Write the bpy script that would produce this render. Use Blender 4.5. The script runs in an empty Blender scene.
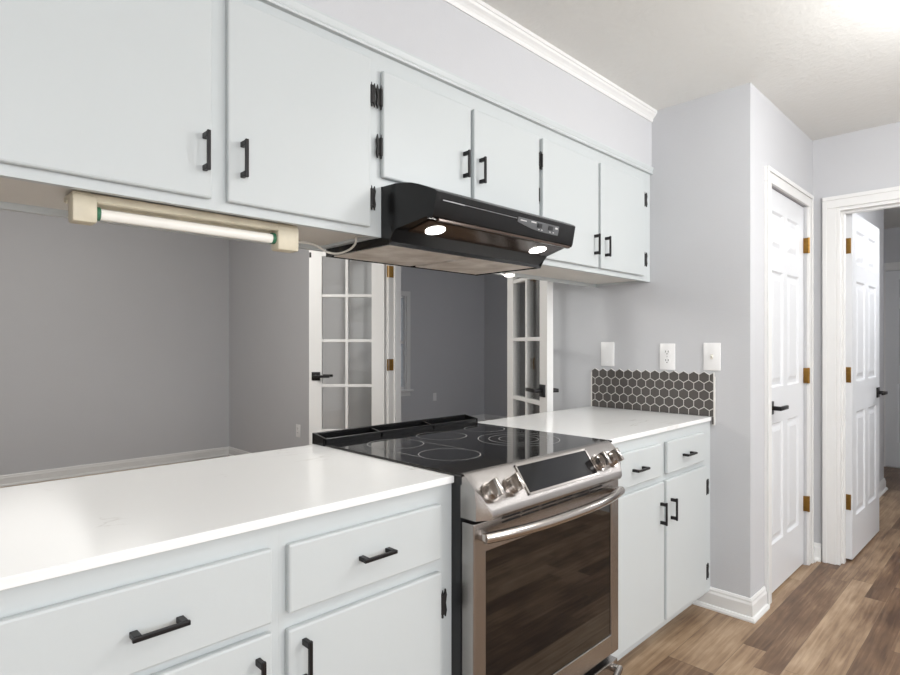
import bpy, bmesh, math, random
from mathutils import Vector, Matrix
random.seed(4)
SC = bpy.context.scene
COL = SC.collection
PI = math.pi

# ------------------------------------------------------------------ camera
H = 1.2566; F_PX = 575.37; YAW = 0.7907; CY = 344.84
cam_d = bpy.data.cameras.new('camera')
cam_d.sensor_fit = 'HORIZONTAL'; cam_d.sensor_width = 36.0
cam_d.lens = F_PX / 900 * 36.0
cam_d.shift_y = (CY - 337.5) / 900
cam_d.clip_start = 0.02
cam = bpy.data.objects.new('camera', cam_d); COL.objects.link(cam)
cam.location = (0, 0, H)
cam.rotation_euler = (PI / 2, 0, YAW - PI / 2)
SC.camera = cam

# ------------------------------------------------------------------ world, exposure
w = bpy.data.worlds.new('world'); SC.world = w; w.use_nodes = True
w.node_tree.nodes['Background'].inputs[0].default_value = (0.80, 0.88, 1.0, 1)
w.node_tree.nodes['Background'].inputs[1].default_value = 0.5
vs = SC.view_settings
vs.view_transform = 'Standard'; vs.look = 'None'; vs.exposure = 0.0; vs.gamma = 1.0
vs.use_curve_mapping = False

def area_light(name, loc, size, power, color=(1, 1, 1), target=None, shape='DISK', size_y=None, spread=None):
    l = bpy.data.lights.new(name, 'AREA'); l.shape = shape; l.size = size
    if size_y: l.size_y = size_y
    if spread: l.spread = spread
    l.energy = power; l.color = color
    o = bpy.data.objects.new(name, l); COL.objects.link(o); o.location = loc
    if target is not None:
        o.rotation_euler = (Vector(target) - Vector(loc)).to_track_quat('-Z', 'Y').to_euler()
    return o
def point_light(name, loc, radius, power, color=(1, 1, 1)):
    l = bpy.data.lights.new(name, 'POINT'); l.shadow_soft_size = radius
    l.energy = power; l.color = color
    o = bpy.data.objects.new(name, l); COL.objects.link(o); o.location = loc
    return o

point_light('kitchen_point_light', (2.35, -0.12, 2.16), 0.16, 35, (1.0, 0.995, 0.985))
point_light('kitchen_point_light', (2.2, -1.9, 1.85), 0.30, 58, (1.0, 0.995, 0.985))  # added fill far from the cabinets for even brightness, not a known lamp
point_light('kitchen_point_light', (-0.6, -1.7, 1.85), 0.35, 48, (0.98, 0.99, 1.0))  # another added fill point, out of view, lifts the left side
# added soft fill panel behind the camera; no window is built there
area_light('kitchen_fill_light', (0.3, -2.5, 1.45), 3.4, 80, (0.93, 0.965, 1.0), (1.2, 1.2, 0.9), 'RECTANGLE', 1.8)
point_light('dining_point_light', (0.72, 4.95, 2.05), 0.40, 9, (1.0, 0.98, 0.95))
point_light('dining_point_light', (0.9, 3.3, 2.1), 0.25, 64, (1.0, 0.98, 0.945))  # added fill that brightens the dining walls and counter, no lamp known here
point_light('far_room_fill_light', (5.2, 2.7, 2.1), 0.15, 41, (0.92, 0.95, 1.0))  # added fill for the far room, kept out of sight and reflections
point_light('hall_fill_light', (4.75, -0.1, 2.15), 0.12, 29, (0.99, 0.99, 1.0))  # added fill to brighten the hall, stands for no known lamp

# ------------------------------------------------------------------ materials
def new_mat(name):
    m = bpy.data.materials.new(name); m.use_nodes = True
    nt = m.node_tree; b = nt.nodes['Principled BSDF']
    return m, nt, b
def srgb(r, g, b):
    f = lambda c: (c / 255 / 12.92) if c / 255 <= 0.04045 else ((c / 255 + 0.055) / 1.055) ** 2.4
    return (f(r), f(g), f(b), 1)
def mat(name, col, rough=0.5, metal=0.0, ior=1.5, spec=0.5, bump=0.0, bscale=80, var=0.0, vscale=4, emit=None, estr=0, coat=0.0, stretch=None):
    m, nt, b = new_mat(name)
    b.inputs['Base Color'].default_value = col
    b.inputs['Roughness'].default_value = rough
    b.inputs['Metallic'].default_value = metal
    b.inputs['IOR'].default_value = ior
    b.inputs['Specular IOR Level'].default_value = spec
    b.inputs['Coat Weight'].default_value = coat
    b.inputs['Coat Roughness'].default_value = 0.08
    if emit:
        b.inputs['Emission Color'].default_value = emit
        b.inputs['Emission Strength'].default_value = estr
    tc = nt.nodes.new('ShaderNodeTexCoord')
    src = tc.outputs['Object']
    if stretch:
        mp = nt.nodes.new('ShaderNodeMapping'); mp.inputs['Scale'].default_value = stretch
        nt.links.new(src, mp.inputs['Vector']); src = mp.outputs['Vector']
    n = nt.nodes.new('ShaderNodeTexNoise'); n.inputs['Scale'].default_value = bscale; n.inputs['Detail'].default_value = 3
    nt.links.new(src, n.inputs['Vector'])
    if bump:
        bp = nt.nodes.new('ShaderNodeBump'); bp.inputs['Strength'].default_value = bump; bp.inputs['Distance'].default_value = 0.002
        nt.links.new(n.outputs['Fac'], bp.inputs['Height']); nt.links.new(bp.outputs['Normal'], b.inputs['Normal'])
    if var:
        n2 = nt.nodes.new('ShaderNodeTexNoise'); n2.inputs['Scale'].default_value = vscale; n2.inputs['Detail'].default_value = 4
        nt.links.new(src, n2.inputs['Vector'])
        mx = nt.nodes.new('ShaderNodeMix'); mx.data_type = 'RGBA'
        mx.inputs[6].default_value = col
        mx.inputs[7].default_value = tuple(c * (1 - var) for c in col[:3]) + (1,)
        nt.links.new(n2.outputs['Fac'], mx.inputs[0]); nt.links.new(mx.outputs[2], b.inputs['Base Color'])
    return m

M = {}
M['wall'] = mat('wall_paint', srgb(200, 201, 204), 0.75, bump=0.25, bscale=160, var=0.03)
M['ceil'] = mat('ceiling_texture', srgb(229, 229, 226), 0.9, bump=1.0, bscale=45, var=0.03)
M['trim'] = mat('trim_paint', srgb(230, 230, 229), 0.4)
M['cab'] = mat('cabinet_paint', srgb(199, 204, 205), 0.38, spec=0.4, bump=0.12, bscale=40, var=0.02, vscale=3)
M['cabunder'] = mat('cabinet_underside', srgb(224, 221, 215), 0.55, bump=0.1, bscale=30, var=0.12, vscale=6)
M['door'] = mat('door_paint', srgb(224, 226, 229), 0.36)
M['hinge'] = mat('hinge_black', srgb(24, 22, 22), 0.6)
M['black'] = mat('black_metal', srgb(26, 24, 26), 0.38, 0.3, bump=0.05, bscale=200)
M['hood'] = mat('hood_enamel', srgb(15, 15, 16), 0.24, 0.0, 1.5, spec=.4, bump=0.05, bscale=150)
M['hoodside'] = mat('hood_side_enamel', srgb(40, 40, 40), 0.4, 0.0, 1.55, bump=0.05, bscale=150)
M['plastic_black'] = mat('black_plastic', srgb(30, 31, 33), 0.4)
M['steel'] = mat('brushed_steel', srgb(176, 172, 169), 0.27, 1.0, bump=0.12, bscale=60, stretch=(1, 40, 40), var=0.06)
M['steel_bright'] = mat('bright_steel', srgb(188, 182, 177), 0.2, 1.0, bump=0.03, bscale=100)
M['glassblack'] = mat('black_ceramic_glass', srgb(16, 16, 17), 0.05, 0.0, 1.62)
M['ovenglass'] = mat('oven_glass', srgb(7, 5, 4), 0.03, 0.0, 1.75)
M['display'] = mat('display_glass', srgb(9, 10, 14), 0.10, 0.0, 1.5)
M['ring'] = mat('burner_marking', srgb(150, 150, 150), 0.4)
M['brass'] = mat('aged_brass', srgb(168, 128, 66), 0.32, 0.9, var=0.5, vscale=70)
M['plate'] = mat('switch_plastic', srgb(240, 240, 240), 0.3)
M['slot'] = mat('outlet_slot', srgb(50, 48, 46), 0.5)
M['grout'] = mat('grout', srgb(228, 226, 222), 0.8, bump=0.3, bscale=300)
M['hex'] = mat('hex_tile', srgb(86, 82, 79), 0.45, bump=0.1, bscale=200, var=0.15, vscale=60)
M['beige'] = mat('aged_fixture_enamel', srgb(234, 224, 200), 0.45, var=0.42, vscale=16)
M['tube'] = mat('lamp_tube_glass', srgb(244, 241, 234), 0.25)
M['green'] = mat('green_tube_end', srgb(52, 110, 82), 0.4)
M['wire'] = mat('white_wire', srgb(225, 222, 214), 0.5)
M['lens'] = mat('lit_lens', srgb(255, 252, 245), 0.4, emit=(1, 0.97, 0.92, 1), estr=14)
M['darkgap'] = mat('dark_gap', srgb(14, 13, 13), 0.8)
M['greyplate'] = mat('grey_control_plate', srgb(88, 90, 92), 0.45)
M['lightprint'] = mat('light_print', srgb(210, 210, 210), 0.5)
M['silver'] = mat('silver_line', srgb(200, 200, 200), 0.3, 0.8)

def quartz():
    m, nt, b = new_mat('white_quartz')
    b.inputs['Roughness'].default_value = 0.15
    tc = nt.nodes.new('ShaderNodeTexCoord')
    mp = nt.nodes.new('ShaderNodeMapping'); mp.inputs['Rotation'].default_value = (0, 0, 0.5); mp.inputs['Scale'].default_value = (1.0, 3.2, 1)
    nt.links.new(tc.outputs['Object'], mp.inputs['Vector'])
    n = nt.nodes.new('ShaderNodeTexNoise'); n.inputs['Scale'].default_value = 1.7; n.inputs['Detail'].default_value = 5; n.inputs['Distortion'].default_value = 0.5
    nt.links.new(mp.outputs['Vector'], n.inputs['Vector'])
    s = nt.nodes.new('ShaderNodeMath'); s.operation = 'SUBTRACT'; s.inputs[1].default_value = 0.5
    a = nt.nodes.new('ShaderNodeMath'); a.operation = 'ABSOLUTE'
    nt.links.new(n.outputs['Fac'], s.inputs[0]); nt.links.new(s.outputs[0], a.inputs[0])
    r = nt.nodes.new('ShaderNodeValToRGB')
    r.color_ramp.elements[0].position = 0.0; r.color_ramp.elements[0].color = (1, 1, 1, 1)
    r.color_ramp.elements[1].position = 0.006; r.color_ramp.elements[1].color = (0, 0, 0, 1)
    nt.links.new(a.outputs[0], r.inputs[0])
    n2 = nt.nodes.new('ShaderNodeTexNoise'); n2.inputs['Scale'].default_value = 4
    nt.links.new(tc.outputs['Object'], n2.inputs['Vector'])
    r2 = nt.nodes.new('ShaderNodeValToRGB'); r2.color_ramp.elements[0].position = 0.55; r2.color_ramp.elements[1].position = 0.68
    nt.links.new(n2.outputs['Fac'], r2.inputs[0])
    mu = nt.nodes.new('ShaderNodeMath'); mu.operation = 'MULTIPLY'
    nt.links.new(r.outputs[0], mu.inputs[0]); nt.links.new(r2.outputs[0], mu.inputs[1])
    mx = nt.nodes.new('ShaderNodeMix'); mx.data_type = 'RGBA'
    mx.inputs[6].default_value = srgb(242, 243, 243); mx.inputs[7].default_value = srgb(205, 203, 200)
    nt.links.new(mu.outputs[0], mx.inputs[0]); nt.links.new(mx.outputs[2], b.inputs['Base Color'])
    return m
M['quartz'] = quartz()

def planks():
    m, nt, b = new_mat('wood_plank_floor')
    L = nt.links.new
    def node(t, **k):
        n = nt.nodes.new(t)
        for a, v in k.items(): setattr(n, a, v)
        return n
    def mth(op, a, bb=None):
        n = node('ShaderNodeMath', operation=op)
        for i, v in enumerate((a, bb)):
            if v is None: continue
            if isinstance(v, (int, float)): n.inputs[i].default_value = v
            else: L(v, n.inputs[i])
        return n.outputs[0]
    g = node('ShaderNodeNewGeometry')
    sp = node('ShaderNodeSeparateXYZ'); L(g.outputs['Position'], sp.inputs[0])
    x, y = sp.outputs[0], sp.outputs[1]
    W = 0.178
    yy = mth('DIVIDE', mth('SUBTRACT', y, 0.675 - W * 10), W)
    pr = mth('FLOOR', yy)
    half = mth('FLOOR', mth('MULTIPLY', mth('FRACT', yy), 2.0))
    wn = node('ShaderNodeTexWhiteNoise', noise_dimensions='1D'); L(pr, wn.inputs['W'])
    split = mth('GREATER_THAN', wn.outputs['Value'], 0.45)
    row = mth('ADD', mth('MULTIPLY', pr, 2.0), mth('MULTIPLY', split, half))
    wr = node('ShaderNodeTexWhiteNoise', noise_dimensions='1D'); L(row, wr.inputs['W'])
    xx = mth('DIVIDE', mth('ADD', x, mth('MULTIPLY', wr.outputs['Value'], 7.3)), 1.22)
    cell = mth('FLOOR', xx)
    cb = node('ShaderNodeCombineXYZ'); L(row, cb.inputs[0]); L(cell, cb.inputs[1])
    wc = node('ShaderNodeTexWhiteNoise', noise_dimensions='3D'); L(cb.outputs[0], wc.inputs['Vector'])
    # grain
    mp = node('ShaderNodeMapping'); mp.inputs['Scale'].default_value = (1.8, 34, 1)
    off = node('ShaderNodeVectorMath', operation='MULTIPLY_ADD'); L(wc.outputs['Color'], off.inputs[0]); off.inputs[1].default_value = (9, 9, 0)
    L(g.outputs['Position'], off.inputs[2]); L(off.outputs[0], mp.inputs['Vector'])
    gr = node('ShaderNodeTexNoise'); gr.inputs['Scale'].default_value = 2.2; gr.inputs['Detail'].default_value = 7; gr.inputs['Distortion'].default_value = 0.6
    L(mp.outputs[0], gr.inputs['Vector'])
    mp2 = node('ShaderNodeMapping'); mp2.inputs['Scale'].default_value = (2.5, 6, 1); L(off.outputs[0], mp2.inputs['Vector'])
    bl = node('ShaderNodeTexNoise'); bl.inputs['Scale'].default_value = 1.6; bl.inputs['Detail'].default_value = 3
    L(mp2.outputs[0], bl.inputs['Vector'])
    t = mth('ADD', mth('MULTIPLY', wc.outputs['Value'], 0.55), mth('ADD', mth('MULTIPLY', gr.outputs['Fac'], 0.75), mth('MULTIPLY', bl.outputs['Fac'], 0.75)))
    t = mth('SUBTRACT', t, 0.53)
    r = node('ShaderNodeValToRGB')
    cr = r.color_ramp
    cr.elements[0].position = 0.08; cr.elements[0].color = srgb(80, 58, 42)
    cr.elements[1].position = 0.95; cr.elements[1].color = srgb(190, 165, 138)
    e = cr.elements.new(0.35); e.color = srgb(114, 88, 66)
    e = cr.elements.new(0.62); e.color = srgb(154, 128, 101)
    L(t, r.inputs[0])
    # plank seams
    fy = mth('FRACT', yy); ey = mth('MINIMUM', fy, mth('SUBTRACT', 1.0, fy))
    fx = mth('FRACT', xx); ex = mth('MINIMUM', fx, mth('SUBTRACT', 1.0, fx))
    seam = mth('MAXIMUM', mth('LESS_THAN', ey, 0.007), mth('LESS_THAN', ex, 0.0014))
    mx = node('ShaderNodeMix', data_type='RGBA'); L(mth('MULTIPLY', seam, 0.45), mx.inputs[0]); L(r.outputs[0], mx.inputs[6]); mx.inputs[7].default_value = srgb(60, 44, 35)
    L(mx.outputs[2], b.inputs['Base Color'])
    b.inputs['Roughness'].default_value = 0.42
    bp = node('ShaderNodeBump'); bp.inputs['Strength'].default_value = 0.15; bp.inputs['Distance'].default_value = 0.002
    L(gr.outputs['Fac'], bp.inputs['Height']); L(bp.outputs[0], b.inputs['Normal'])
    return m
M['floor'] = planks()

def glass():
    m = bpy.data.materials.new('clear_glass'); m.use_nodes = True
    nt = m.node_tree; nt.nodes.clear()
    o = nt.nodes.new('ShaderNodeOutputMaterial'); mix = nt.nodes.new('ShaderNodeMixShader')
    t = nt.nodes.new('ShaderNodeBsdfTransparent'); t.inputs[0].default_value = (0.985, 0.99, 0.985, 1)
    g = nt.nodes.new('ShaderNodeBsdfGlossy'); g.inputs['Roughness'].default_value = 0.03
    fr = nt.nodes.new('ShaderNodeFresnel'); fr.inputs[0].default_value = 1.5
    mu = nt.nodes.new('ShaderNodeMath'); mu.operation = 'MULTIPLY'; mu.inputs[1].default_value = 1.6
    nt.links.new(fr.outputs[0], mu.inputs[0]); nt.links.new(mu.outputs[0], mix.inputs[0])
    nt.links.new(t.outputs[0], mix.inputs[1]); nt.links.new(g.outputs[0], mix.inputs[2]); nt.links.new(mix.outputs[0], o.inputs[0])
    return m
M['glass'] = glass()

def filt():
    m, nt, b = new_mat('greasy_filter_mesh')
    b.inputs['Roughness'].default_value = 0.55; b.inputs['Metallic'].default_value = 0.0
    tc = nt.nodes.new('ShaderNodeTexCoord')
    n = nt.nodes.new('ShaderNodeTexNoise'); n.inputs['Scale'].default_value = 9; n.inputs['Detail'].default_value = 6
    nt.links.new(tc.outputs['Object'], n.inputs['Vector'])
    r = nt.nodes.new('ShaderNodeValToRGB')
    r.color_ramp.elements[0].position = 0.3; r.color_ramp.elements[0].color = srgb(200, 190, 178)
    r.color_ramp.elements[1].position = 0.7; r.color_ramp.elements[1].color = srgb(250, 245, 238)
    nt.links.new(n.outputs['Fac'], r.inputs[0]); nt.links.new(r.outputs[0], b.inputs['Base Color'])
    return m
M['filter'] = filt()
M['tintpanel'] = mat('smoky_light_panel', srgb(70, 54, 44), 0.15, 0.3, 1.6)

# ------------------------------------------------------------------ helpers
def bx(bm, x0, x1, y0, y1, z0, z1, bev=0.0, seg=2):
    x0, x1 = sorted((x0, x1)); y0, y1 = sorted((y0, y1)); z0, z1 = sorted((z0, z1))
    vs_ = [bm.verts.new(p) for p in ((x0,y0,z0),(x1,y0,z0),(x1,y1,z0),(x0,y1,z0),(x0,y0,z1),(x1,y0,z1),(x1,y1,z1),(x0,y1,z1))]
    fs = [bm.faces.new([vs_[i] for i in q]) for q in ((0,3,2,1),(4,5,6,7),(0,1,5,4),(1,2,6,5),(2,3,7,6),(3,0,4,7))]
    if bev > 0:
        es = list({e for f in fs for e in f.edges})
        bmesh.ops.bevel(bm, geom=es, offset=min(bev, (x1-x0)*.45, (y1-y0)*.45, (z1-z0)*.45), segments=seg, affect='EDGES', profile=0.5)
def box(x0, x1, y0, y1, z0, z1, bev=0.0):
    bm = bmesh.new(); bx(bm, x0, x1, y0, y1, z0, z1, bev); return bm
def prism(bm, prof, axis, a0, a1):
    """extrude closed profile; axis 'x': prof (y,z); 'y': prof (x,z); 'z': prof (x,y)"""
    def P(p, a):
        return {'x': (a, p[0], p[1]), 'y': (p[0], a, p[1]), 'z': (p[0], p[1], a)}[axis]
    A = [bm.verts.new(P(p, a0)) for p in prof]; B = [bm.verts.new(P(p, a1)) for p in prof]
    n = len(prof)
    for i in range(n):
        bm.faces.new((A[i], A[(i+1) % n], B[(i+1) % n], B[i]))
    bm.faces.new(A[::-1]); bm.faces.new(B)
    bmesh.ops.recalc_face_normals(bm, faces=bm.faces[:])
def cyl(bm, c, r, depth, axis=(0, 0, 1), seg=24, r2=None, bev=0.0):
    q = Vector((0, 0, 1)).rotation_difference(Vector(axis).normalized())
    mt = Matrix.Translation(Vector(c)) @ q.to_matrix().to_4x4()
    g = bmesh.ops.create_cone(bm, cap_ends=True, segments=seg, radius1=r, radius2=r if r2 is None else r2, depth=depth, matrix=mt)
    if bev:
        vset = set(g['verts']); es = [e for e in bm.edges if e.verts[0] in vset and e.verts[1] in vset and any(len(f.verts) > 4 for f in e.link_faces)]
        bmesh.ops.bevel(bm, geom=es, offset=bev, segments=2, affect='EDGES')
def tube(bm, pts, r, seg=12, closed=False):
    pts = [Vector(p) for p in pts]; rings = []
    n = len(pts)
    for i, p in enumerate(pts):
        t = (pts[min(i+1, n-1)] - pts[max(i-1, 0)]).normalized()
        up = Vector((0, 0, 1)) if abs(t.z) < 0.95 else Vector((1, 0, 0))
        a = t.cross(up).normalized(); b2 = t.cross(a).normalized()
        rings.append([bm.verts.new(p + (a*math.cos(k*2*PI/seg) + b2*math.sin(k*2*PI/seg))*r) for k in range(seg)])
    for i in range(n-1):
        for k in range(seg):
            bm.faces.new((rings[i][k], rings[i][(k+1) % seg], rings[i+1][(k+1) % seg], rings[i+1][k]))
    bm.faces.new(rings[0][::-1]); bm.faces.new(rings[-1])
    bmesh.ops.recalc_face_normals(bm, faces=bm.faces[:])
def wpos(o):
    v = Vector((0, 0, 0))
    while o: v += o.location; o = o.parent
    return v
def obj(name, bm, m, parent=None, local=False, smooth=None):
    """world-coordinate bmesh -> one mesh object (under parent when given)"""
    me = bpy.data.meshes.new(name)
    if parent is not None and not local:
        bmesh.ops.translate(bm, vec=-wpos(parent), verts=bm.verts[:])
    bm.to_mesh(me); bm.free()
    for mm in (m if isinstance(m, (list, tuple)) else [m]): me.materials.append(mm)
    if smooth is not None:
        for p in me.polygons: p.use_smooth = True
        me.set_sharp_from_angle(angle=math.radians(smooth))
    o = bpy.data.objects.new(name, me); COL.objects.link(o)
    if parent is not None: o.parent = parent
    return o
def tag(o, label, cat, group=None):
    o['label'] = label; o['category'] = cat
    if group: o['group'] = group
    return o
def thing(name, label, cat, loc=(0, 0, 0), rz=0, group=None):
    o = bpy.data.objects.new(name, None); COL.objects.link(o); o.empty_display_size = 0.1
    o.location = loc; o.rotation_euler = (0, 0, rz)
    return tag(o, label, cat, group)
def struct(name, bm, m, parent=None, label=None):
    o = obj(name, bm, m, parent)
    if parent is None: o['kind'] = 'structure'
    if label: o['label'] = label
    return o
def sempty(name, loc, rz=0, label=None):
    o = bpy.data.objects.new(name, None); COL.objects.link(o); o.empty_display_size = 0.1
    o.location = loc; o.rotation_euler = (0, 0, rz); o['kind'] = 'structure'
    if label: o['label'] = label
    return o

# ------------------------------------------------------------------ the room
CZ = 2.455; XW = 2.823; YP = 0.903; XH = 3.888; YFAR = 6.43
struct('floor', box(-3.1, 7.5, -2.7, 6.55, -0.1, 0), M['floor'])
struct('ceiling', box(-3.1, 7.5, -2.7, 6.55, CZ, CZ + 0.1), M['ceil'])
bm = bmesh.new()                                   # wall with outlets, runs on into the dining room; french door opening
bx(bm, XW, XW+.12, YP, 2.30, 0, CZ); bx(bm, XW, XW+.12, 2.30, 3.55, 2.06, CZ); bx(bm, XW, XW+.12, 3.55, YFAR, 0, CZ)
struct('wall_end', bm, M['wall'])
bm = bmesh.new()                                   # outer wall with the far room window
bx(bm, -3.0, 4.58, YFAR, YFAR+.12, 0, CZ); bx(bm, 4.58, 5.46, YFAR, YFAR+.12, 0, 0.60); bx(bm, 4.58, 5.46, YFAR, YFAR+.12, 1.97, CZ)
bx(bm, 5.46, 7.29, YFAR, YFAR+.12, 0, CZ)
struct('wall_far', bm, M['wall'])
struct('wall_far_room', box(7.17, 7.29, 1.82, YFAR, 0, CZ), M['wall'])
struct('wall_pantry_back', box(XW+.12, 7.29, 1.70, 1.82, 0, CZ), M['wall'])
bm = bmesh.new()                                   # pantry wall with its door opening
bx(bm, XW+.12, 3.084, YP, YP+.10, 0, CZ); bx(bm, 3.084, 3.749, YP, YP+.10, 2.045, CZ); bx(bm, 3.749, XH+.12, YP, YP+.10, 0, CZ)
struct('wall_pantry', bm, M['wall'])
bm = bmesh.new()                                   # wall with the hall opening
bx(bm, XH, XH+.12, 0.785, YP, 0, CZ); bx(bm, XH, XH+.12, -0.02, 0.785, 2.04, CZ); bx(bm, XH, XH+.12, -2.6, -0.02, 0, CZ)
struct('wall_hall', bm, M['wall'])
struct('wall_hall_left', box(XH+.12, 6.2, YP, YP+.10, 0, CZ), M['wall'])
struct('wall_hall_right', box(XH+.12, 7.5, -0.75, -0.65, 0, CZ), M['wall'])
struct('wall_hall_end', box(7.38, 7.5, -0.65, 1.70, 0, CZ), M['wall'])
struct('wall_back', box(-3.0, XH, -2.7, -2.6, 0, CZ), M['wall'])
struct('wall_left', box(-3.1, -3.0, -2.7, YFAR+.12, 0, CZ), M['wall'])
struct('wall_soffit', box(-3.0, XW, 1.376, 1.71, 2.165, CZ), M['wall'])

# crown moulding over the soffit
bm = bmesh.new()
prism(bm, [(1.376, 2.402), (1.371, 2.402), (1.368, 2.410), (1.368, 2.416), (1.362, 2.424), (1.353, 2.432), (1.350, 2.440), (1.346, 2.442), (1.346, CZ), (1.376, CZ)], 'x', -3.0, XW)
struct('trim_1', bm, M['trim'], label='white crown moulding between soffit and ceiling')
bm = bmesh.new()                                   # flat moulding along the cabinet tops
prism(bm, [(1.386, 2.134), (1.370, 2.134), (1.368, 2.140), (1.372, 2.146), (1.370, 2.150), (1.366, 2.162), (1.366, 2.168), (1.376, 2.170), (1.386, 2.168)], 'x', -1.0, XW)
struct('trim_2', bm, M['cab'], label='white moulding strip along the upper cabinet tops')

def base_prof(y, s):     # s = outward direction
    return [(y, 0), (y+s*.026, 0), (y+s*.026, .008), (y+s*.020, .018), (y+s*.013, .020), (y+s*.013, .072), (y+s*.009, .082), (y+s*.009, .090), (y+s*.004, .100), (y, .100)]
def base_path(bm, secs):
    """secs: functions o -> (x, y); lofts the baseboard profile along them with mitred corners"""
    pr = [(a_, z_) for a_, z_ in base_prof(0, 1)]
    rings = [[bm.verts.new((*f(o), z_)) for o, z_ in pr] for f in secs]
    for A_, B_ in zip(rings, rings[1:]):
        for i in range(len(pr)): bm.faces.new((A_[i], A_[(i+1) % len(pr)], B_[(i+1) % len(pr)], B_[i]))
    bm.faces.new(rings[0]); bm.faces.new(rings[-1][::-1]); bmesh.ops.recalc_face_normals(bm, faces=bm.faces[:])
bm = bmesh.new(); base_path(bm, [lambda o: (XW-o, 1.30), lambda o: (XW-o, YP-o), lambda o: (3.012, YP-o)])
struct('baseboard_end', bm, M['trim'])
bm = bmesh.new(); prism(bm, base_prof(YP, -1), 'x', 3.832, XH)
struct('baseboard_pantry', bm, M['trim'])
bm = bmesh.new(); prism(bm, base_prof(XH, -1), 'y', 0.858, YP); struct('baseboard_hall', bm, M['trim'])
bm = bmesh.new(); prism(bm, base_prof(YFAR, -1), 'x', -3.0, XW); prism(bm, base_prof(YFAR, -1), 'x', XW+.12, 7.17); struct('baseboard_far', bm, M['trim'])
bm = bmesh.new(); prism(bm, base_prof(XW, -1), 'y', 3.63, YFAR); struct('baseboard_dining', bm, M['trim'])
bm = bmesh.new(); prism(bm, base_prof(7.17, -1), 'y', 1.82, YFAR); struct('baseboard_far_room', bm, M['trim'])
bm = bmesh.new(); base_path(bm, [lambda o: (XH+.13, YP-o), lambda o: (6.2+o, YP-o), lambda o: (6.2+o, YP+.10)])
struct('baseboard_hall_left', bm, M['trim'])
bm = bmesh.new(); prism(bm, base_prof(7.38, -1), 'y', 1.14, 1.70); struct('baseboard_hall_end', bm, M['trim'])

# casings
def casing_y(bm, yw, x0, x1, ztop, wd=.066):       # on a wall facing -y at yw; opening x0..x1
    for (a, b) in ((x0-wd, x0), (x1, x1+wd)):
        bx(bm, a, b, yw-.014, yw, 0, ztop-.0005, .002)
        o = a if a < x0 else b
        bx(bm, o - (-.0006 if a < x0 else .022), o + (.022 if a < x0 else -.0006), yw-.021, yw-.0145, 0, ztop+wd-.0226, .002)
    bx(bm, x0-wd, x1+wd, yw-.0140, yw, ztop, ztop+wd, .002)
    bx(bm, x0-wd+.0006, x1+wd-.0006, yw-.0215, yw-.0145, ztop+wd-.022, ztop+wd-.0006, .002)
def casing_x(bm, xw, y0, y1, ztop, wd=.066, s=-1):
    for (a, b) in ((y0-wd, y0), (y1, y1+wd)):
        bx(bm, xw+s*.014, xw, a, b, 0, ztop-.0005, .002)
        if a < y0: bx(bm, xw+s*.021, xw+s*.0145, a+.0006, a+.022, 0, ztop+wd-.0226, .002)
        else: bx(bm, xw+s*.021, xw+s*.0145, b-.022, b-.0006, 0, ztop+wd-.0226, .002)
    bx(bm, xw+s*.0140, xw, y0-wd, y1+wd, ztop, ztop+wd, .002)
    bx(bm, xw+s*.0215, xw+s*.0145, y0-wd+.0006, y1+wd-.0006, ztop+wd-.022, ztop+wd-.0006, .002)
bm = bmesh.new(); casing_y(bm, YP, 3.084, 3.755, 2.045, .07)
struct('trim_3', bm, M['trim'], label='white casing around the pantry door')
bm = bmesh.new(); casing_x(bm, XH, -0.02, 0.785, 2.04)
bx(bm, XH-.003, XH+.123, .767, .7845, 0, 2.0215); bx(bm, XH-.003, XH+.123, -.0195, -.002, 0, 2.0215); bx(bm, XH-.003, XH+.123, -.0195, .7845, 2.022, 2.0395)
bx(bm, XH+.04, XH+.08, .755, .7675, 0, 2.0225); bx(bm, XH+.04, XH+.08, -.0025, .7545, 2.010, 2.0225)
struct('trim_4', bm, M['trim'], label='white casing and jamb of the open hall doorway')
bm = bmesh.new(); casing_x(bm, XW, 2.30, 3.55, 2.06)
casing_x(bm, XW+.12, 2.30, 3.55, 2.06, s=1)
bx(bm, XW-.003, XW+.123, 3.532, 3.5495, 0, 2.0415); bx(bm, XW-.003, XW+.123, 2.3005, 2.318, 0, 2.0415); bx(bm, XW-.003, XW+.123, 2.3005, 3.5495, 2.042, 2.0595)
bx(bm, XW+.05, XW+.07, 3.518, 3.5325, 0, 2.0425)
struct('trim_5', bm, M['trim'], label='white casing and jamb of the french door opening')
bm = bmesh.new(); casing_x(bm, 7.38, 0.30, 1.06, 2.02, .08)
struct('trim_6', bm, M['trim'], label='white casing of the door at the hall end')

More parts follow.
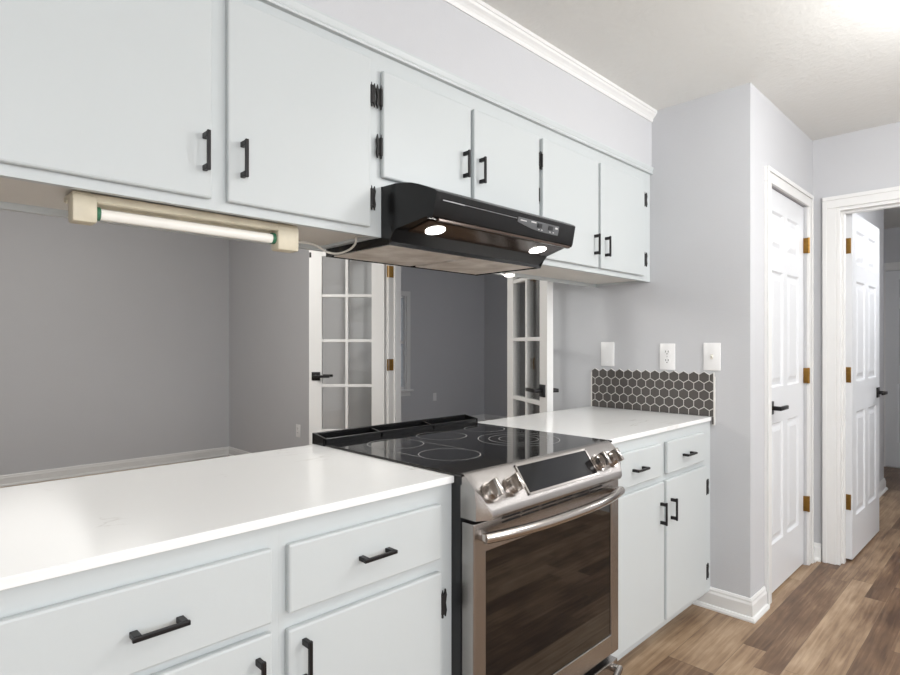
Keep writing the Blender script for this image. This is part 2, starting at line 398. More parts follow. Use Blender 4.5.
# ---- doors
def six_panel(w, h=2.03, t=.035, xs=None, rows=((.24, .85), (1.03, 1.62), (1.72, 1.92)), both=True):
    """local: x 0..w, front face y=0 (towards -y), back y=t"""
    bm = bmesh.new()
    pw = (w - .09*1.0 - .10*2) / 2
    if xs is None: xs = ((.10, .10+pw), (w-.10-pw, w-.10))
    X = sorted({0, w, *[v for p in xs for v in p]}); Z = sorted({0, h, *[v for p in rows for v in p]})
    def face(y, flip):
        V = {}
        for i, a in enumerate(X):
            for j, b2 in enumerate(Z): V[i, j] = bm.verts.new((a, y, b2))
        panels = []
        for i in range(len(X)-1):
            for j in range(len(Z)-1):
                q = [V[i, j], V[i+1, j], V[i+1, j+1], V[i, j+1]]
                if flip: q = q[::-1]
                f = bm.faces.new(q)
                cx, cz = (X[i]+X[i+1])/2, (Z[j]+Z[j+1])/2
                if any(p[0] < cx < p[1] for p in xs) and any(p[0] < cz < p[1] for p in rows): panels.append(f)
        bmesh.ops.recalc_face_normals(bm, faces=[])
        bmesh.ops.inset_individual(bm, faces=panels, thickness=.010, depth=-.009, use_even_offset=True)
        bmesh.ops.inset_individual(bm, faces=panels, thickness=.014, depth=0, use_even_offset=True)
        bmesh.ops.inset_individual(bm, faces=panels, thickness=.022, depth=.007, use_even_offset=True)
    face(0, False)
    face(t, True)
    # rim
    for (a, b2) in (((0, 0), (w, 0)), ((w, 0), (w, h)), ((w, h), (0, h)), ((0, h), (0, 0))):
        q = [bm.verts.new((a[0], 0, a[1])), bm.verts.new((a[0], t, a[1])), bm.verts.new((b2[0], t, b2[1])), bm.verts.new((b2[0], 0, b2[1]))]
        bm.faces.new(q)
    bmesh.ops.remove_doubles(bm, verts=bm.verts[:], dist=1e-5)
    return bm
def lever(name, parent, x, y, z, dirx, s=-1):
    """rosette on the face at y, sticking out in s*y; lever towards dirx (local)"""
    bm = bmesh.new()
    bx(bm, x-.033, x+.033, y, y+s*.009, z-.033, z+.033, .002)
    cyl(bm, (x, y+s*.026, z), .011, .036, (0, 1, 0))
    a, b2 = (x-.011, x+.115) if dirx > 0 else (x-.115, x+.011)
    bx(bm, a, b2, y+s*.040, y+s*.054, z-.010, z+.010, .003)
    return obj(name, bm, M['black'], parent, local=True, smooth=40)
def set_struct_child(o): return o

# pantry door
d1 = sempty('door_1', (3.088, YP+.012, 0.012), label='closed white six-panel pantry door')
obj('door_slab', six_panel(.657, 2.028, xs=((.062, .275), (.345, .560))), M['door'], d1, local=True)
lever('door_handle', d1, .058, 0, .93, 1)
for z in (1.81, 1.07, .34):
    bm = bmesh.new(); bx(bm, .655, .668, -.020, .004, z-.043, z+.043, .001); cyl(bm, (.661, -.024, z), .0065, .088, (0, 0, 1), 12)
    bx(bm, .649, .657, -.0022, .002, z-.043, z+.043)
    obj('hinge', bm, M['brass'], d1, local=True, smooth=40)
# hall door, swung open into the hall
d2 = sempty('door_2', (XH+.112, .730, .012), math.radians(-1.0), label='white six-panel door standing open into the hall')
obj('door_slab', six_panel(.755, 2.02), M['door'], d2, local=True)
lever('door_handle', d2, .69, 0, .93, -1)
for z in (1.82, 1.07, .33):
    bm = bmesh.new(); bx(bm, -.003, .001, .006, .036, z-.045, z+.045, .001); cyl(bm, (-.006, .042, z), .006, .09, (0, 0, 1), 12)
    bx(bm, -.018, -.001, .040, .043, z-.045, z+.045)
    obj('hinge', bm, M['brass'], d2, local=True, smooth=40)
# door at the end of the hall
d3 = sempty('door_3', (7.372, 1.06, .012), -PI/2, label='closed white door at the far end of the hall')
obj('door_slab', six_panel(.76, 2.0), M['door'], d3, local=True)

# french doors
def french(root, w, hx, side):
    """local x 0..w (x=0 is the hinge), thickness y -.0175...0175"""
    st = .100; zb = (.224, .575, .926, 1.277, 1.628, 1.935); h = 2.03
    bm = bmesh.new()
    bx(bm, 0, st, -.0175, .0175, 0, h, .002); bx(bm, w-st, w, -.0175, .0175, 0, h, .002)
    bx(bm, st, w-st, -.0172, .0172, 0, zb[0], .0); bx(bm, st, w-st, -.0172, .0172, zb[-1], h, .0)
    bx(bm, w/2-.011, w/2+.011, -.015, .015, zb[0], zb[-1], .003)
    for z in zb[1:-1]: bx(bm, st, w-st, -.0152, .0152, z-.011, z+.011, .003)
    # glazing beads
    obj('door_frame', bm, M['trim'], root, local=True)
    obj('glass', box(st-.004, w-st+.004, -.003, .003, zb[0]-.004, zb[-1]+.004), M['glass'], root, local=True)
    xh = w-.055
    for s in (-1, 1):
        lever('door_handle', root, xh, s*.0175, 1.0, -1, s)
ang1 = math.atan2(.7036, -.7106)      # leaf parallel to the picture, hinge at its right
d4 = sempty('door_4', (XW-.020, 3.56, .012), ang1 , label='white french door left of the opening, folded back against the dining room')
french(d4, .588, 0, 0)
for z in (1.83, 1.10, .34):
    bm = bmesh.new(); bx(bm, XW+.002, XW+.045, 3.5305, 3.533, z-.045, z+.045, .0); cyl(bm, (XW-.012, 3.530, z), .0065, .09, (0, 0, 1), 12)
    obj('hinge', bm, M['brass'], d4).rotation_euler = (0, 0, 0)
for c in d4.children:
    if c.name.startswith('hinge'):
        c.matrix_parent_inverse = Matrix.Rotation(-ang1, 4, 'Z')
bm = bmesh.new(); bx(bm, .57, .585, .0170, .0195, 1.925, 1.965); obj('flush_bolt', bm, M['hinge'], d4, local=True)
P0 = Vector((XW-.020, 2.30)); P1 = Vector((2.497, 1.775)); dd = (P1-P0).normalized()
d5 = sempty('door_5', (P0.x, P0.y, .012), math.atan2(dd.y, dd.x), label='white french door right of the opening, swung towards the counter')
french(d5, .605, 0, 0)

# far room window
wn = sempty('window_1', (5.02, YFAR, .60))
bm = bmesh.new()
for (a, b2) in ((4.51, 4.58), (5.46, 5.53)): bx(bm, a, b2, YFAR-.018, YFAR, .60, 2.04, .003)
bx(bm, 4.51, 5.53, YFAR-.019, YFAR, 1.97, 2.04, .003)
bx(bm, 4.58, 4.61, YFAR+.02, YFAR+.07, .60, 1.97); bx(bm, 5.43, 5.46, YFAR-.002, YFAR+.07, .60, 1.97)
bx(bm, 4.58, 5.46, YFAR+.02, YFAR+.07, 1.94, 1.97); bx(bm, 4.58, 5.46, YFAR+.02, YFAR+.07, .60, .64); bx(bm, 4.58, 5.46, YFAR+.02, YFAR+.07, 1.27, 1.31)
obj('window_frame', bm, M['trim'], wn)
bm = bmesh.new(); bx(bm, 4.48, 5.56, YFAR-.055, YFAR+.02, .575, .602, .004); bx(bm, 4.51, 5.53, YFAR-.016, YFAR, .51, .575, .003)
obj('window_sill', bm, M['trim'], wn)
obj('glass', box(4.60, 5.44, YFAR+.04, YFAR+.046, .63, 1.95), M['glass'], wn)

# ------------------------------------------------------------------ cabinets
YF = 1.082                                          # base face frame
def pull(parent, x, y, z, axis, L=.093):
    """square bar pull in front (-y) of a face at y"""
    bm = bmesh.new(); t = .0042
    if axis == 'x':
        bx(bm, x-L/2, x+L/2, y-.029, y-.0215, z-t, z+t, .0015)
        for s in (-1, 1): bx(bm, x+s*(L/2-.009)-.0065, x+s*(L/2-.009)+.0065, y-.026, y+.0005, z-t-.001, z+t+.001, .0015)
    else:
        bx(bm, x-t, x+t, y-.029, y-.0215, z-L/2, z+L/2, .0015)
        for s in (-1, 1): bx(bm, x-t-.001, x+t+.001, y-.026, y+.0005, z+s*(L/2-.009)-.0065, z+s*(L/2-.009)+.0065, .0015)
    return obj('handle', bm, M['black'], parent)
def cab_hinge(parent, x, y, z, plate=-1, pw=.016):
    """black surface hinge at a door edge; finial tips; plate = side of the frame leaf"""
    bm = bmesh.new()
    cyl(bm, (x, y-.004, z), .0052, .052, (0, 0, 1), 10)
    for dz in (-.030, .030): cyl(bm, (x, y-.004, z+dz), .0028, .012, (0, 0, 1), 8, r2=.001 if dz > 0 else .0028)
    w_ = pw*plate
    prism(bm, [(x, z-.020), (x+w_*.55, z-.024), (x+w_*.75, z-.036), (x+w_, z-.020), (x+w_*.8, z), (x+w_, z+.020), (x+w_*.75, z+.036), (x+w_*.55, z+.024), (x, z+.020)], 'y', y-.004, y+.001)
    return obj('hinge', bm, M['hinge'], parent, smooth=40)
def slab(name, parent, x0, x1, y, z0, z1, t=.018, label=None):
    o = obj(name, box(x0, x1, y-t, y-.0005, z0, z1, .005), M['cab'], parent)
    if label: o['label'] = label
    return o

# upper cabinets: deck z 1.581, top 2.165
YU = 1.385; YUB = 1.708
def upper(label, x0, x1, zb, loc):
    t = thing('upper_cabinet', label, 'cabinet', loc)
    bm = bmesh.new()
    bx(bm, x0, x1, YU+.018, YUB-.018, zb+.018, 2.160)             # carcass
    bx(bm, x0, x1, YU, YU+.019, zb, 2.160)                 # face frame
    bx(bm, x0, x1, YUB-.0175, YUB, zb-(.006 if zb < 1.7 else 0), 2.160, .0015)           # back frame with hanging lip
    bx(bm, x0, x0+.018, YU+.018, YUB-.018, zb+.001, zb+.03); bx(bm, x1-.018, x1, YU+.018, YUB-.018, zb+.001, zb+.03)
    obj('cabinet_body', bm, M['cab'], t)
    obj('underside_panel', box(x0+.018, x1-.018, YU+.019, YUB-.019, zb+.010, zb+.0175), M['cabunder'], t)
    return t
UL = upper('wide two-door white upper cabinet left of the black hood, above the open counter', -0.45, 1.07695, 1.581, (.3, 1.54, 1.581))
UM = upper('short two-door white upper cabinet directly above the black hood', 1.07705, 1.8580, 1.736, (1.47, 1.54, 1.736))
UR = upper('white upper cabinet right of the hood, against the grey end wall', 1.8582, XW-.001, 1.581, (2.34, 1.54, 1.581))
D = slab('door', UL, .118, .560, YU, 1.604, 2.104); pull(D, .553-.012, YU-.018, 1.709, 'z'); cab_hinge(D, .113, YU-.006, 2.0); cab_hinge(D, .113, YU-.006, 1.69)
D = slab('door', UL, .598, 1.026, YU, 1.604, 2.104); pull(D, .633, YU-.018, 1.711, 'z'); cab_hinge(D, 1.031, YU-.010, 1.998, 1); cab_hinge(D, 1.031, YU-.010, 1.692, 1)
D = slab('door', UL, -.40, .082, YU, 1.604, 2.082); pull(D, -.355, YU-.018, 1.711, 'z')
D = slab('door', UM, 1.066+.006, 1.456, YU, 1.760, 2.082); pull(D, 1.420, YU-.018, 1.872, 'z'); cab_hinge(D, 1.066, YU-.010, 1.998); cab_hinge(D, 1.066, YU-.010, 1.850)
D = slab('door', UM, 1.472, 1.850, YU, 1.760, 2.082); pull(D, 1.502, YU-.018, 1.868, 'z'); cab_hinge(D, 1.850, YU-.010, 1.990, -1); cab_hinge(D, 1.850, YU-.010, 1.850, -1)
D = slab('door', UR, 1.874, 2.294, YU, 1.603, 2.082); pull(D, 2.258, YU-.018, 1.702, 'z'); cab_hinge(D, 1.8705, YU-.010, 1.990, -1, .009)
D = slab('door', UR, 2.314, 2.731, YU, 1.603, 2.082); pull(D, 2.350, YU-.018, 1.703, 'z'); cab_hinge(D, 2.736, YU-.012, 1.990, 1, .028); cab_hinge(D, 2.736, YU-.012, 1.688, 1, .028)

# base cabinets
def base(label, x0, x1, loc):
    t = thing('base_cabinet', label, 'cabinet', loc)
    bm = bmesh.new()
    bx(bm, x0, x1-.012, YF+.018, 1.705, .09, .893)
    bx(bm, x0, x1, YF, YF+.019, .085, .893)
    bx(bm, x0, min(x1, 2.79), YF+.075, 1.69, .0, .095)
    obj('cabinet_body', bm, M['cab'], t)
    return t
BA = base('white base cabinet at the lower left with a wide drawer, farthest from the range', -.45, .57795, (.06, 1.4, 0))
BB = base('white base cabinet immediately left of the range, one drawer over one door', .57805, 1.076, (.83, 1.4, 0))
BC = base('white base cabinet between range and grey wall, two drawers over two doors', 1.825, XW-.0005, (2.33, 1.4, 0))
bx_ = None
D = slab('drawer', BA, .118, .556, YF, .700, .850); pull(D, .340, YF-.018, .770, 'x')
D = slab('door', BA, .118, .556, YF, .115, .683); pull(D, .524, YF-.018, .600, 'z')
D = slab('drawer', BA, -.38, .070, YF, .700, .850); pull(D, -.155, YF-.018, .770, 'x')
D = slab('door', BA, -.38, .070, YF, .115, .683)
D = slab('drawer', BB, .592, 1.024, YF, .706, .848); pull(D, .808, YF-.018, .776, 'x')
D = slab('door', BB, .590, 1.024, YF, .115, .674); pull(D, .626, YF-.018, .603, 'z'); cab_hinge(D, 1.030, YF-.010, .588, 1); cab_hinge(D, 1.030, YF-.010, .20, 1)
D = slab('drawer', BC, 1.866, 2.272, YF, .718, .852); pull(D, 2.068, YF-.018, .780, 'x')
D = slab('drawer', BC, 2.328, 2.712, YF, .718, .852); pull(D, 2.515, YF-.018, .780, 'x')
D = slab('door', BC, 1.866, 2.296, YF, .112, .694); pull(D, 2.262, YF-.018, .570, 'z')
D = slab('door', BC, 2.318, 2.735, YF, .112, .694); pull(D, 2.358, YF-.018, .570, 'z'); cab_hinge(D, 2.741, YF-.012, .592, 1, .028); cab_hinge(D, 2.741, YF-.012, .197, 1, .028)

# countertops
tag(obj('countertop', box(-.48, 1.069, 1.064, 1.737, .895, .914, .002), M['quartz']), 'long white veined quartz countertop in the left foreground, open to the dining room', 'countertop')
tag(obj('countertop', box(1.822, XW-.0110, 1.072, 1.737, .895, .914, .002), M['quartz']), 'short white quartz countertop right of the range, ending at the hexagon tiles', 'countertop')

# ------------------------------------------------------------------ range
RX0, RX1 = 1.0705, 1.8200; PX1 = 1.803; RC = (RX0+PX1)/2
R = thing('range', 'stainless steel slide-in electric range with black glass cooktop between the two counters', 'range', (RC, 1.4, 0))
bm = bmesh.new(); bx(bm, RX0+.006, RX1-.004, 1.060, 1.69, .03, .905); bx(bm, RX0+.001, RX1-.001, 1.044, 1.062, .05, .915)
bx(bm, RX0-.0, RX1, 1.040, 1.072, .893, .916)
obj('body', bm, M['plastic_black'], R)
obj('cooktop_glass', box(RX0-.006, RX1+.004, 1.034, 1.682, .9145, .9215, .002), M['glassblack'], R)
def ring(bm, cx, cy, r, w_=.0026, z=.9217, seg=64, a0=0, a1=2*PI):
    n = seg; vs2 = []
    for i in range(n+1):
        a = a0+(a1-a0)*i/n
        vs2.append((bm.verts.new((cx+(r-w_/2)*math.cos(a), cy+(r-w_/2)*math.sin(a), z)), bm.verts.new((cx+(r+w_/2)*math.cos(a), cy+(r+w_/2)*math.sin(a), z))))
    for i in range(n): bm.faces.new((vs2[i][0], vs2[i][1], vs2[i+1][1], vs2[i+1][0]))
bm = bmesh.new(); ring(bm, 1.240, 1.515, .095); ring(bm, 1.240, 1.255, .095)
for x in (1.146, 1.334):
    q = [bm.verts.new(p) for p in ((x-.0013, 1.28, .9217), (x+.0013, 1.28, .9217), (x+.0013, 1.50, .9217), (x-.0013, 1.50, .9217))]; bm.faces.new(q)
obj('burner_ring', bm, M['ring'], R)
bm = bmesh.new(); ring(bm, 1.470, 1.530, .092); obj('burner_ring', bm, M['ring'], R)
bm = bmesh.new(); ring(bm, 1.715, 1.538, .080); obj('burner_ring', bm, M['ring'], R)
bm = bmesh.new(); ring(bm, 1.615, 1.285, .144); ring(bm, 1.615, 1.285, .106); ring(bm, 1.615, 1.285, .070); obj('burner_ring', bm, M['ring'], R)
# rear vent trough
bm = bmesh.new()
y0, y1, z0, z1 = 1.676, 1.752, .9135, .952
bx(bm, RX0-.008, RX1+.006, y0, y0+.008, z0, z1-.012, .002); bx(bm, RX0-.008, RX1+.006, y1-.008, y1, z0, z1, .002)
bx(bm, RX0-.006, RX1+.004, y0, y1, z0, z0+.006)
for x in (RX0-.008, RX1-.002):
    prism(bm, [(y0, z0), (y0, z1-.012), (y0+.008, z1-.010), (y1, z1), (y1, z0)], 'x', x, x+.008)
for x in (RC-.13, RC+.13): prism(bm, [(y0, z0), (y0, z1-.016), (y1, z1-.004), (y1, z0)], 'x', x-.004, x+.004)
obj('rear_trim', bm, M['hood'], R)
# control panel, ends drawn back
full = [(1.044, .9225), (1.032, .9215), (1.026, .917), (.968, .836), (.964, .828), (.964, .817), (.970, .808), (1.044, .808)]
endp = [(1.044, .9225), (1.034, .9215), (1.028, .917), (1.004, .898), (.994, .886), (.990, .850), (.990, .808), (1.044, .808)]
bm = bmesh.new(); secs = []
for x, k in ((RX0+.001, 0), (RX0+.014, 0.2), (RX0+.036, 1), (PX1-.040, 1), (PX1-.014, .2), (PX1, 0)):
    secs.append([bm.verts.new((x, e[0]*(1-k)+f[0]*k, e[1]*(1-k)+f[1]*k)) for e, f in zip(endp, full)])
for a, b2 in zip(secs, secs[1:]):
    for i in range(8): bm.faces.new((a[i], a[(i+1) % 8], b2[(i+1) % 8], b2[i]))
bm.faces.new(secs[0][::-1]); bm.faces.new(secs[-1]); bmesh.ops.recalc_face_normals(bm, faces=bm.faces[:])
cp = obj('control_panel', bm, M['steel'], R, smooth=30)
# face frame of the slanted panel
A = Vector((0, 1.026, .917)); B = Vector((0, .968, .836)); dn = (B-A).normalized(); nrm = Vector((0, dn.z, -dn.y)).normalized()
if nrm.y > 0: nrm = -nrm
def onface(x, s, out): return Vector((x, 0, 0)) + A + dn*s + nrm*out
def facebox(bm, x0, x1, s0, s1, o0, o1):
    vv = [bm.verts.new(onface(x, s, o)) for o in (o0, o1) for s in (s0, s1) for x in (x0, x1)]
    for q in ((0,1,3,2), (4,6,7,5), (0,4,5,1), (2,3,7,6), (0,2,6,4), (1,5,7,3)): bm.faces.new([vv[i] for i in q])
    bmesh.ops.recalc_face_normals(bm, faces=bm.faces[:])
bm = bmesh.new()
for a in ((1.268, 1.632, .000, .006), (1.268, 1.632, .086, .092), (1.268, 1.274, .0, .092), (1.626, 1.632, .0, .092)): facebox(bm, *a, -.001, .003)
obj('display_bezel', bm, M['steel_bright'], R)
bm = bmesh.new(); facebox(bm, 1.274, 1.626, .006, .086, -.001, .0018); obj('display', bm, M['display'], R)
Lf = (B-A).length
for x in (1.128, 1.214, 1.660, 1.740):
    bm = bmesh.new(); c = onface(x, Lf*.56, 0)
    cyl(bm, c+nrm*.003, .0275, .008, nrm, 32, bev=.0015)
    cyl(bm, c+nrm*.016, .0235, .022, nrm, 32, r2=.0215, bev=.002)
    q = Vector((0, 0, 1)).rotation_difference(nrm).to_matrix().to_4x4()
    b3 = bmesh.new(); bx(b3, -.0065, .0065, -.0225, .0225, .020, .044, .002)
    bmesh.ops.transform(b3, matrix=Matrix.Translation(c) @ q, verts=b3.verts[:])
    me = bpy.data.meshes.new('tmp'); b3.to_mesh(me); b3.free(); bm.from_mesh(me); bpy.data.meshes.remove(me)
    obj('knob', bm, M['steel_bright'], R, smooth=35)
# oven door
YD = .998; OX0, OX1 = RX0+.002, PX1
bm = bmesh.new()
ZD0, ZD1 = .210, .798; WX0, WX1, WZ0, WZ1 = 1.120, 1.754, .276, .719
bx(bm, OX0, WX0, YD, 1.042, ZD0, ZD1, .003); bx(bm, WX1, OX1, YD, 1.042, ZD0, ZD1, .003)
bx(bm, WX0-.003, WX1+.003, YD+.0003, 1.042, WZ1, ZD1-.001, .002); bx(bm, WX0-.003, WX1+.003, YD+.0003, 1.042, ZD0+.001, WZ0, .002)
OD = obj('oven_door', bm, M['steel'], R)
obj('oven_window', box(WX0-.001, WX1+.001, YD+.004, YD+.02, WZ0-.001, WZ1+.001), M['ovenglass'], OD)
bm = bmesh.new()
for k in range(6):
    xa = 1.185 + k*.0870
    for z in (.781, .792): bx(bm, xa, xa+.076, YD-.0006, YD+.003, z-.0022, z+.0022, .0)
obj('vent_slots', bm, M['darkgap'], OD)
bm = bmesh.new(); pts = []
for i in range(25):
    s = -1+2*i/24; pts.append((RC + s*.345, .978 - .040*(1-abs(s)**2.6), .764))
tube(bm, pts, .0145, 16)
for s in (-1, 1): bx(bm, RC+s*.334-.012, RC+s*.334+.012, .972, YD+.002, .754, .774, .003)
obj('door_handle', bm, M['steel_bright'], OD, smooth=50)
# storage drawer
bm = bmesh.new(); bx(bm, OX0, OX1, YD+.004, 1.042, .052, .180, .003)
SD = obj('storage_drawer', bm, M['steel'], R)
bm = bmesh.new(); pts = []
for i in range(21):
    s = -1+2*i/20; pts.append((RC + s*.345, .982 - .045*(1-abs(s)**2.6), .160))
tube(bm, pts, .011, 14)
for s in (-1, 1): bx(bm, RC+s*.334-.012, RC+s*.334+.012, .975, YD+.006, .151, .169, .003)
obj('drawer_handle', bm, M['steel_bright'], SD, smooth=50)

# ------------------------------------------------------------------ range hood
HX0, HX1 = 1.0785, 1.8340; TP = .029; HC = (HX0+HX1)/2
Hd = thing('range_hood', 'black under-cabinet range hood with two lit lamps above the cooktop', 'range hood', (HC, 1.5, 1.555))
def hx(y):   # half-width as the front draws in
    t_ = 0 if y >= 1.32 else (1.32-y)/(1.32-1.175)
    return (HX1-HX0)/2 - TP*t_
top = [(1.690, 1.7355), (1.386, 1.7355), (1.380, 1.7345), (1.32, 1.733), (1.29, 1.731), (1.26, 1.726), (1.235, 1.718), (1.205, 1.706), (1.178, 1.694), (1.172, 1.688), (1.186, 1.624), (1.192, 1.616), (1.205, 1.616), (1.205, 1.622), (1.32, 1.5985), (1.352, 1.565), (1.69, 1.565)]
bm = bmesh.new()
L_ = [bm.verts.new((HC-hx(y), y, z)) for y, z in top]; R_ = [bm.verts.new((HC+hx(y), y, z)) for y, z in top]
n = len(top)
for i in range(n): bm.faces.new((L_[i], L_[(i+1) % n], R_[(i+1) % n], R_[i]))
for S in (L_, R_):
    bm.faces.new(S[0:4]+S[14:]); bm.faces.new(S[3:15])
bmesh.ops.recalc_face_normals(bm, faces=bm.faces[:])
# side lips and back rim
for x0, x1 in ((HX0-.0008, HX0+.004), (HX1-.004, HX1+.0008)):
    prism(bm, [(1.332, 1.588), (1.352, 1.556), (1.69, 1.556), (1.69, 1.60), (1.34, 1.61)], 'x', x0, x1)
bx(bm, HX0, HX1, 1.686, 1.6895, 1.556, 1.60); bx(bm, HX0, HX1, 1.350, 1.356, 1.556, 1.57)
obj('shell', bm, M['hood'], Hd, smooth=25)
bm = bmesh.new()
bx(bm, HC-.330, HC+.330, 1.183, 1.197, 1.608, 1.617, .002)
q = [(1.222, 1.6175), (1.222, 1.6145), (1.314, 1.5955), (1.314, 1.5990)]
prism(bm, q, 'x', HC-.33, HC+.33)
obj('light_panel', bm, M['tintpanel'], Hd)
for x in (1.196, 1.710):
    bm = bmesh.new(); cyl(bm, (x, 1.272, 1.6040), .031, .005, (0, -.206, -1), 28, bev=.001)
    obj('lamp_lens', bm, M['lens'], Hd, smooth=40)
    l = bpy.data.lights.new('hood_lamp_light', 'SPOT'); l.energy = 2.5; l.spot_size = 2.3; l.spot_blend = .6; l.shadow_soft_size = .03; l.color = (1, .96, .9)
    o = bpy.data.objects.new('hood_lamp_light', l); COL.objects.link(o); o.location = (x, 1.272, 1.590)
for (a, b2) in ((HX0+.022, HC-.014), (HC+.014, HX1-.022)):
    fo = obj('filter', box(a, b2, 1.366, 1.676, 1.5575, 1.566, .001), M['filter'], Hd)
# front fittings on the sloped face
fa = Vector((0, 1.172, 1.688)); fb = Vector((0, 1.186, 1.624)); fd = (fb-fa).normalized(); fn = Vector((0, fd.z, -fd.y))
if fn.y > 0: fn = -fn
def hface(bm, x0, x1, s0, s1, o1=.0012, o0=-.001, skew=0):
    vv = [bm.verts.new(Vector((x, 0, 0))+fa+fd*s+fn*o) for o in (o0, o1) for s in (s0, s1) for x in (x0+(skew if s == s1 else 0), x1)]
    for q in ((0,1,3,2), (4,6,7,5), (0,4,5,1), (2,3,7,6), (0,2,6,4), (1,5,7,3)): bm.faces.new([vv[i] for i in q])
    bmesh.ops.recalc_face_normals(bm, faces=bm.faces[:])
bm = bmesh.new(); hface(bm, 1.136, 1.225, .019, .0215); hface(bm, 1.225, 1.47, .0195, .0203); obj('trim_line', bm, M['silver'], Hd)
bm = bmesh.new()
pr = [(1.475, .014), (1.705, .014), (1.705, .046), (1.60, .046), (1.55, .042), (1.50, .034), (1.475, .030)]
va = [bm.verts.new(Vector((x, 0, 0))+fa+fd*s-fn*.001) for x, s in pr]; vb = [bm.verts.new(Vector((x, 0, 0))+fa+fd*s+fn*.0015) for x, s in pr]
for i in range(len(pr)): bm.faces.new((va[i], va[(i+1) % 7], vb[(i+1) % 7], vb[i]))
bm.faces.new(va); bm.faces.new(vb); bmesh.ops.recalc_face_normals(bm, faces=bm.faces[:])
PL = obj('control_plate', bm, M['greyplate'], Hd)
for x in (1.592, 1.655):
    bm = bmesh.new(); hface(bm, x-.012, x+.012, .020, .034, .004); obj('switch', bm, M['plastic_black'], PL)
for a in ((1.488, 1.520, .021, .024), (1.545, 1.572, .018, .022), (1.683, 1.697, .020, .026), (1.588, 1.595, .038, .041), (1.605, 1.612, .038, .041), (1.652, 1.659, .038, .041), (1.672, 1.679, .038, .041)):
    bm = bmesh.new(); hface(bm, *a, .002); obj('printed_mark', bm, M['lightprint'], PL)

# ------------------------------------------------------------------ lamp under the cabinet, cord, glowing disc
FX = thing('fluorescent_fixture', 'aged beige fluorescent tube fixture under the left upper cabinet', 'light fixture', (.55, 1.45, 1.58))
bm = bmesh.new()
bx(bm, .290, .824, 1.434, 1.520, 1.574, 1.5855, .002)
prism(bm, [(1.434, 1.580), (1.430, 1.568), (1.436, 1.565), (1.440, 1.580)], 'x', .290, .824)
prism(bm, [(1.500, 1.580), (1.504, 1.570), (1.496, 1.568), (1.492, 1.580)], 'x', .290, .824)
obj('housing', bm, M['beige'], FX)
for a, b2, zl in ((.289, .336, 1.521), (.763, .826, 1.515)):
    bm = bmesh.new(); bx(bm, a, b2, 1.430, 1.474, zl, 1.5805, .005, 2); bx(bm, a+.01, b2-.01, 1.446, 1.474, 1.575, 1.5908); obj('end_cap', bm, M['beige'], FX, smooth=40)
bm = bmesh.new(); cyl(bm, (.5495, 1.453, 1.5455), .0127, .428, (1, 0, 0), 24); obj('tube', bm, M['tube'], FX, smooth=40)
for x in (.340, .759):
    bm = bmesh.new(); cyl(bm, (x, 1.453, 1.5465), .0150, .010, (1, 0, 0), 24); obj('tube_collar', bm, M['green'], FX, smooth=40)['label'] = 'green tube collar'
bm = bmesh.new()
ctrl = [(.812, 1.47, 1.55), (.87, 1.53, 1.560), (.935, 1.575, 1.572), (.99, 1.60, 1.570), (1.03, 1.61, 1.5585), (1.055, 1.585, 1.553), (1.062, 1.53, 1.560), (1.050, 1.48, 1.572), (1.035, 1.455, 1.588)]
pts = []
for i in range(len(ctrl)-1):
    p0, p1, p2, p3 = [Vector(ctrl[max(0, min(len(ctrl)-1, i+k))]) for k in (-1, 0, 1, 2)]
    for k in range(6):
        t_ = k/6; pts.append(.5*((2*p1)+(-p0+p2)*t_+(2*p0-5*p1+4*p2-p3)*t_**2+(-p0+3*p1-3*p2+p3)*t_**3))
pts.append(Vector(ctrl[-1]))
tube(bm, pts, .0035, 8)
tag(obj('power_cord', bm, M['wire'], smooth=60), 'thin white cord looping from the beige light fixture to beside the hood', 'cord')
PK = thing('glowing_disc', 'small bright round disc under the right upper cabinet beside the hood', 'light fixture', (2.03, 1.668, 1.59))  # unidentified bright spot, built as a small glowing disc
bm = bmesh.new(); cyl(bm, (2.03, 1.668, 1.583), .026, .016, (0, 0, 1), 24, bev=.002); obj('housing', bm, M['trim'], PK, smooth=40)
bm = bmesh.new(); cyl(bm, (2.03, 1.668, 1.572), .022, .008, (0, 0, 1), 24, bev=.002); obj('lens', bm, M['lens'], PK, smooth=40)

# ------------------------------------------------------------------ backsplash
BS = thing('backsplash', 'dark grey hexagon tile backsplash with pale grout above the right counter', 'backsplash', (XW, 1.39, .914))
ty0, ty1, tz0, tz1 = 1.062, 1.723, .9145, 1.128
bm = bmesh.new()
P_ = .0495; RW = P_*math.sqrt(3)/2; rad = P_/math.sqrt(3); gap = .0038
def clip(poly, f):
    out = []
    for i in range(len(poly)):
        a, b2 = poly[i], poly[(i+1) % len(poly)]; fa_, fb_ = f(a), f(b2)
        if fa_ >= 0: out.append(a)
        if fa_*fb_ < 0:
            t_ = fa_/(fa_-fb_); out.append((a[0]+(b2[0]-a[0])*t_, a[1]+(b2[1]-a[1])*t_))
    return out
grout_polys = []
def hexes(shrink):
    res = []
    for r in range(0, 8):
        cz = tz1 - rad - r*RW
        for k in range(-1, 17):
            cy = ty1 - .021 - k*P_ + (0 if r % 2 == 0 else P_/2)
            poly = [(cy+(rad-shrink)*math.sin(a*PI/3), cz+(rad-shrink)*math.cos(a*PI/3)) for a in range(6)]
            poly = clip(poly, lambda p: p[0]-(ty0+(.003 if shrink else 0))); poly = clip(poly, lambda p: (ty1-(.003 if shrink else 0))-p[0])
            lo = .9150
            if len(poly) > 2: poly = clip(poly, lambda p: p[1]-(lo if p[0] > 1.062 else lo))
            if len(poly) > 2: res.append((r, k, poly))
    return res
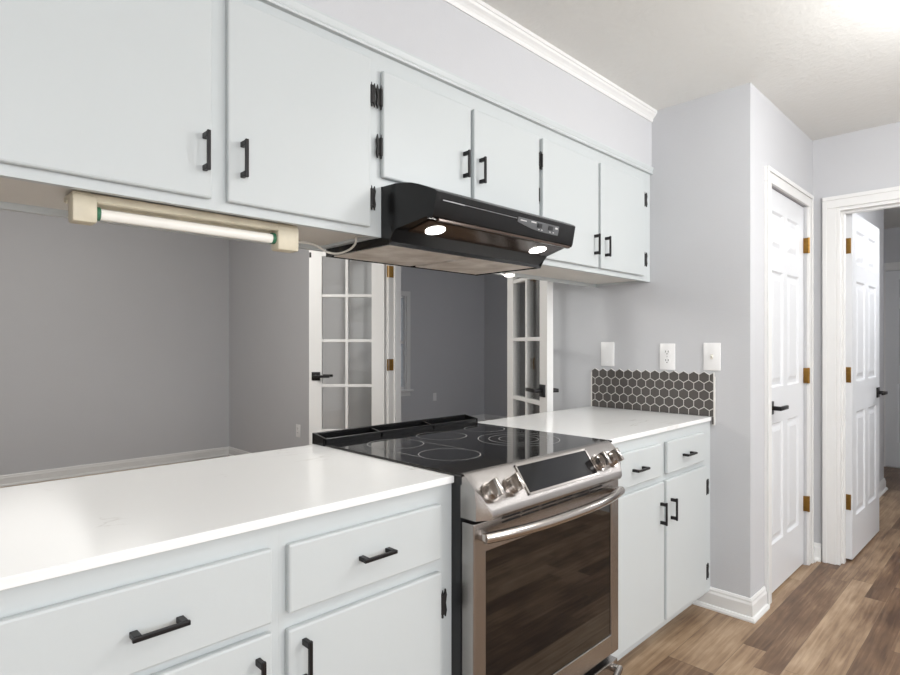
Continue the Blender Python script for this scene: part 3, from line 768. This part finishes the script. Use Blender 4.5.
for _, _, poly in hexes(gap/2/math.cos(PI/6)):
    prism(bm, poly, 'y', 0, 1) if False else None
    va = [bm.verts.new((XW-.0085, p[0], p[1])) for p in poly]; vb = [bm.verts.new((XW-.002, p[0], p[1])) for p in poly]
    m_ = len(poly)
    for i in range(m_): bm.faces.new((va[i], va[(i+1) % m_], vb[(i+1) % m_], vb[i]))
    bm.faces.new(va)
# the sliver of tile running down past the counter edge
bx(bm, XW-.0085, XW-.002, ty0+.0015, 1.0700, .878, .9135)
bmesh.ops.recalc_face_normals(bm, faces=bm.faces[:])
obj('tiles', bm, M['hex'], BS)
bm = bmesh.new()
for _, _, poly in hexes(0):
    va = [bm.verts.new((XW-.0070, p[0], p[1])) for p in poly]; vb = [bm.verts.new((XW-.0005, p[0], p[1])) for p in poly]
    m_ = len(poly)
    for i in range(m_): bm.faces.new((va[i], va[(i+1) % m_], vb[(i+1) % m_], vb[i]))
    bm.faces.new(va)
bx(bm, XW-.0070, XW-.0005, ty0, 1.0690, .874, .915)
bx(bm, XW-.0080, XW-.0005, ty1, ty1+.005, .9145, 1.105); bx(bm, XW-.0080, XW-.0005, ty0-.004, ty0, .874, 1.105)
bmesh.ops.recalc_face_normals(bm, faces=bm.faces[:])
obj('grout', bm, M['grout'], BS)

# ------------------------------------------------------------------ plates on the walls
def plate(name, label, cat, yc, zc, xw=XW, kind='blank', w_=.080, h_=.132, k=1.0, ymode=False):
    t = thing(name, label, cat, (xw, yc, zc))
    obj('cover_plate', box(xw-.007, xw-.0003, yc-w_/2, yc+w_/2, zc-h_/2, zc+h_/2, .003), M['plate'], t, smooth=35)
    if kind == 'outlet':
        for s in (-1, 1):
            bm = bmesh.new(); cyl(bm, (xw-.0075, yc, zc+s*.0215), .0165, .003, (1, 0, 0), 24); o = obj('socket', bm, M['plate'], t, smooth=35)
            bm = bmesh.new()
            for dy in (-.0065, .0065): bx(bm, xw-.0097, xw-.0088, yc+dy-.0013, yc+dy+.0013, zc+s*.0215, zc+s*.0215+.009)
            cyl(bm, (xw-.0092, yc, zc+s*.0215-.007), .0026, .001, (1, 0, 0), 10)
            obj('slots', bm, M['slot'], o)
        bm = bmesh.new(); cyl(bm, (xw-.0075, yc, zc), .003, .002, (1, 0, 0), 12); obj('screw', bm, M['silver'], t)
    elif kind == 'switch':
        bm = bmesh.new(); bx(bm, xw-.0082, xw-.0065, yc-.0065, yc+.0065, zc-.012, zc+.012, .0005); prism(bm, [(xw-.007, zc-.006), (xw-.017, zc+.002), (xw-.016, zc+.008), (xw-.007, zc+.006)], 'y', yc-.0045, yc+.0045)
        obj('toggle', bm, M['wire'], t)
    else:
        for s in (-1, 1):
            bm = bmesh.new(); cyl(bm, (xw-.0072, yc, zc+s*.042), .0028, .0014, (1, 0, 0), 12); obj('screw', bm, M['plate'], t)
    return t
plate('blank_plate', 'plain white cover plate at the left above the hexagon tiles', 'wall plate', 1.627, 1.206)
plate('wall_outlet', 'white double outlet in the middle above the hexagon tiles', 'outlet', 1.291, 1.197, kind='outlet')
plate('light_switch', 'white light switch plate at the right above the hexagon tiles', 'light switch', 1.072, 1.200, kind='switch')
plate('wall_outlet', 'small white outlet low on the dining room wall left of the french door', 'outlet', 4.90, .44, kind='outlet', w_=.075, h_=.12)
t = thing('wall_outlet', 'white outlet on the dark grey far room wall seen over the range', 'outlet', (6.03, YFAR, .46))
obj('cover_plate', box(5.995, 6.065, YFAR-.007, YFAR-.0003, .40, .52, .003), M['plate'], t)
for s in (-1, 1):
    bm = bmesh.new(); cyl(bm, (6.03, YFAR-.0075, .46+s*.0215), .0165, .003, (0, 1, 0), 24); obj('socket', bm, M['plate'], t)
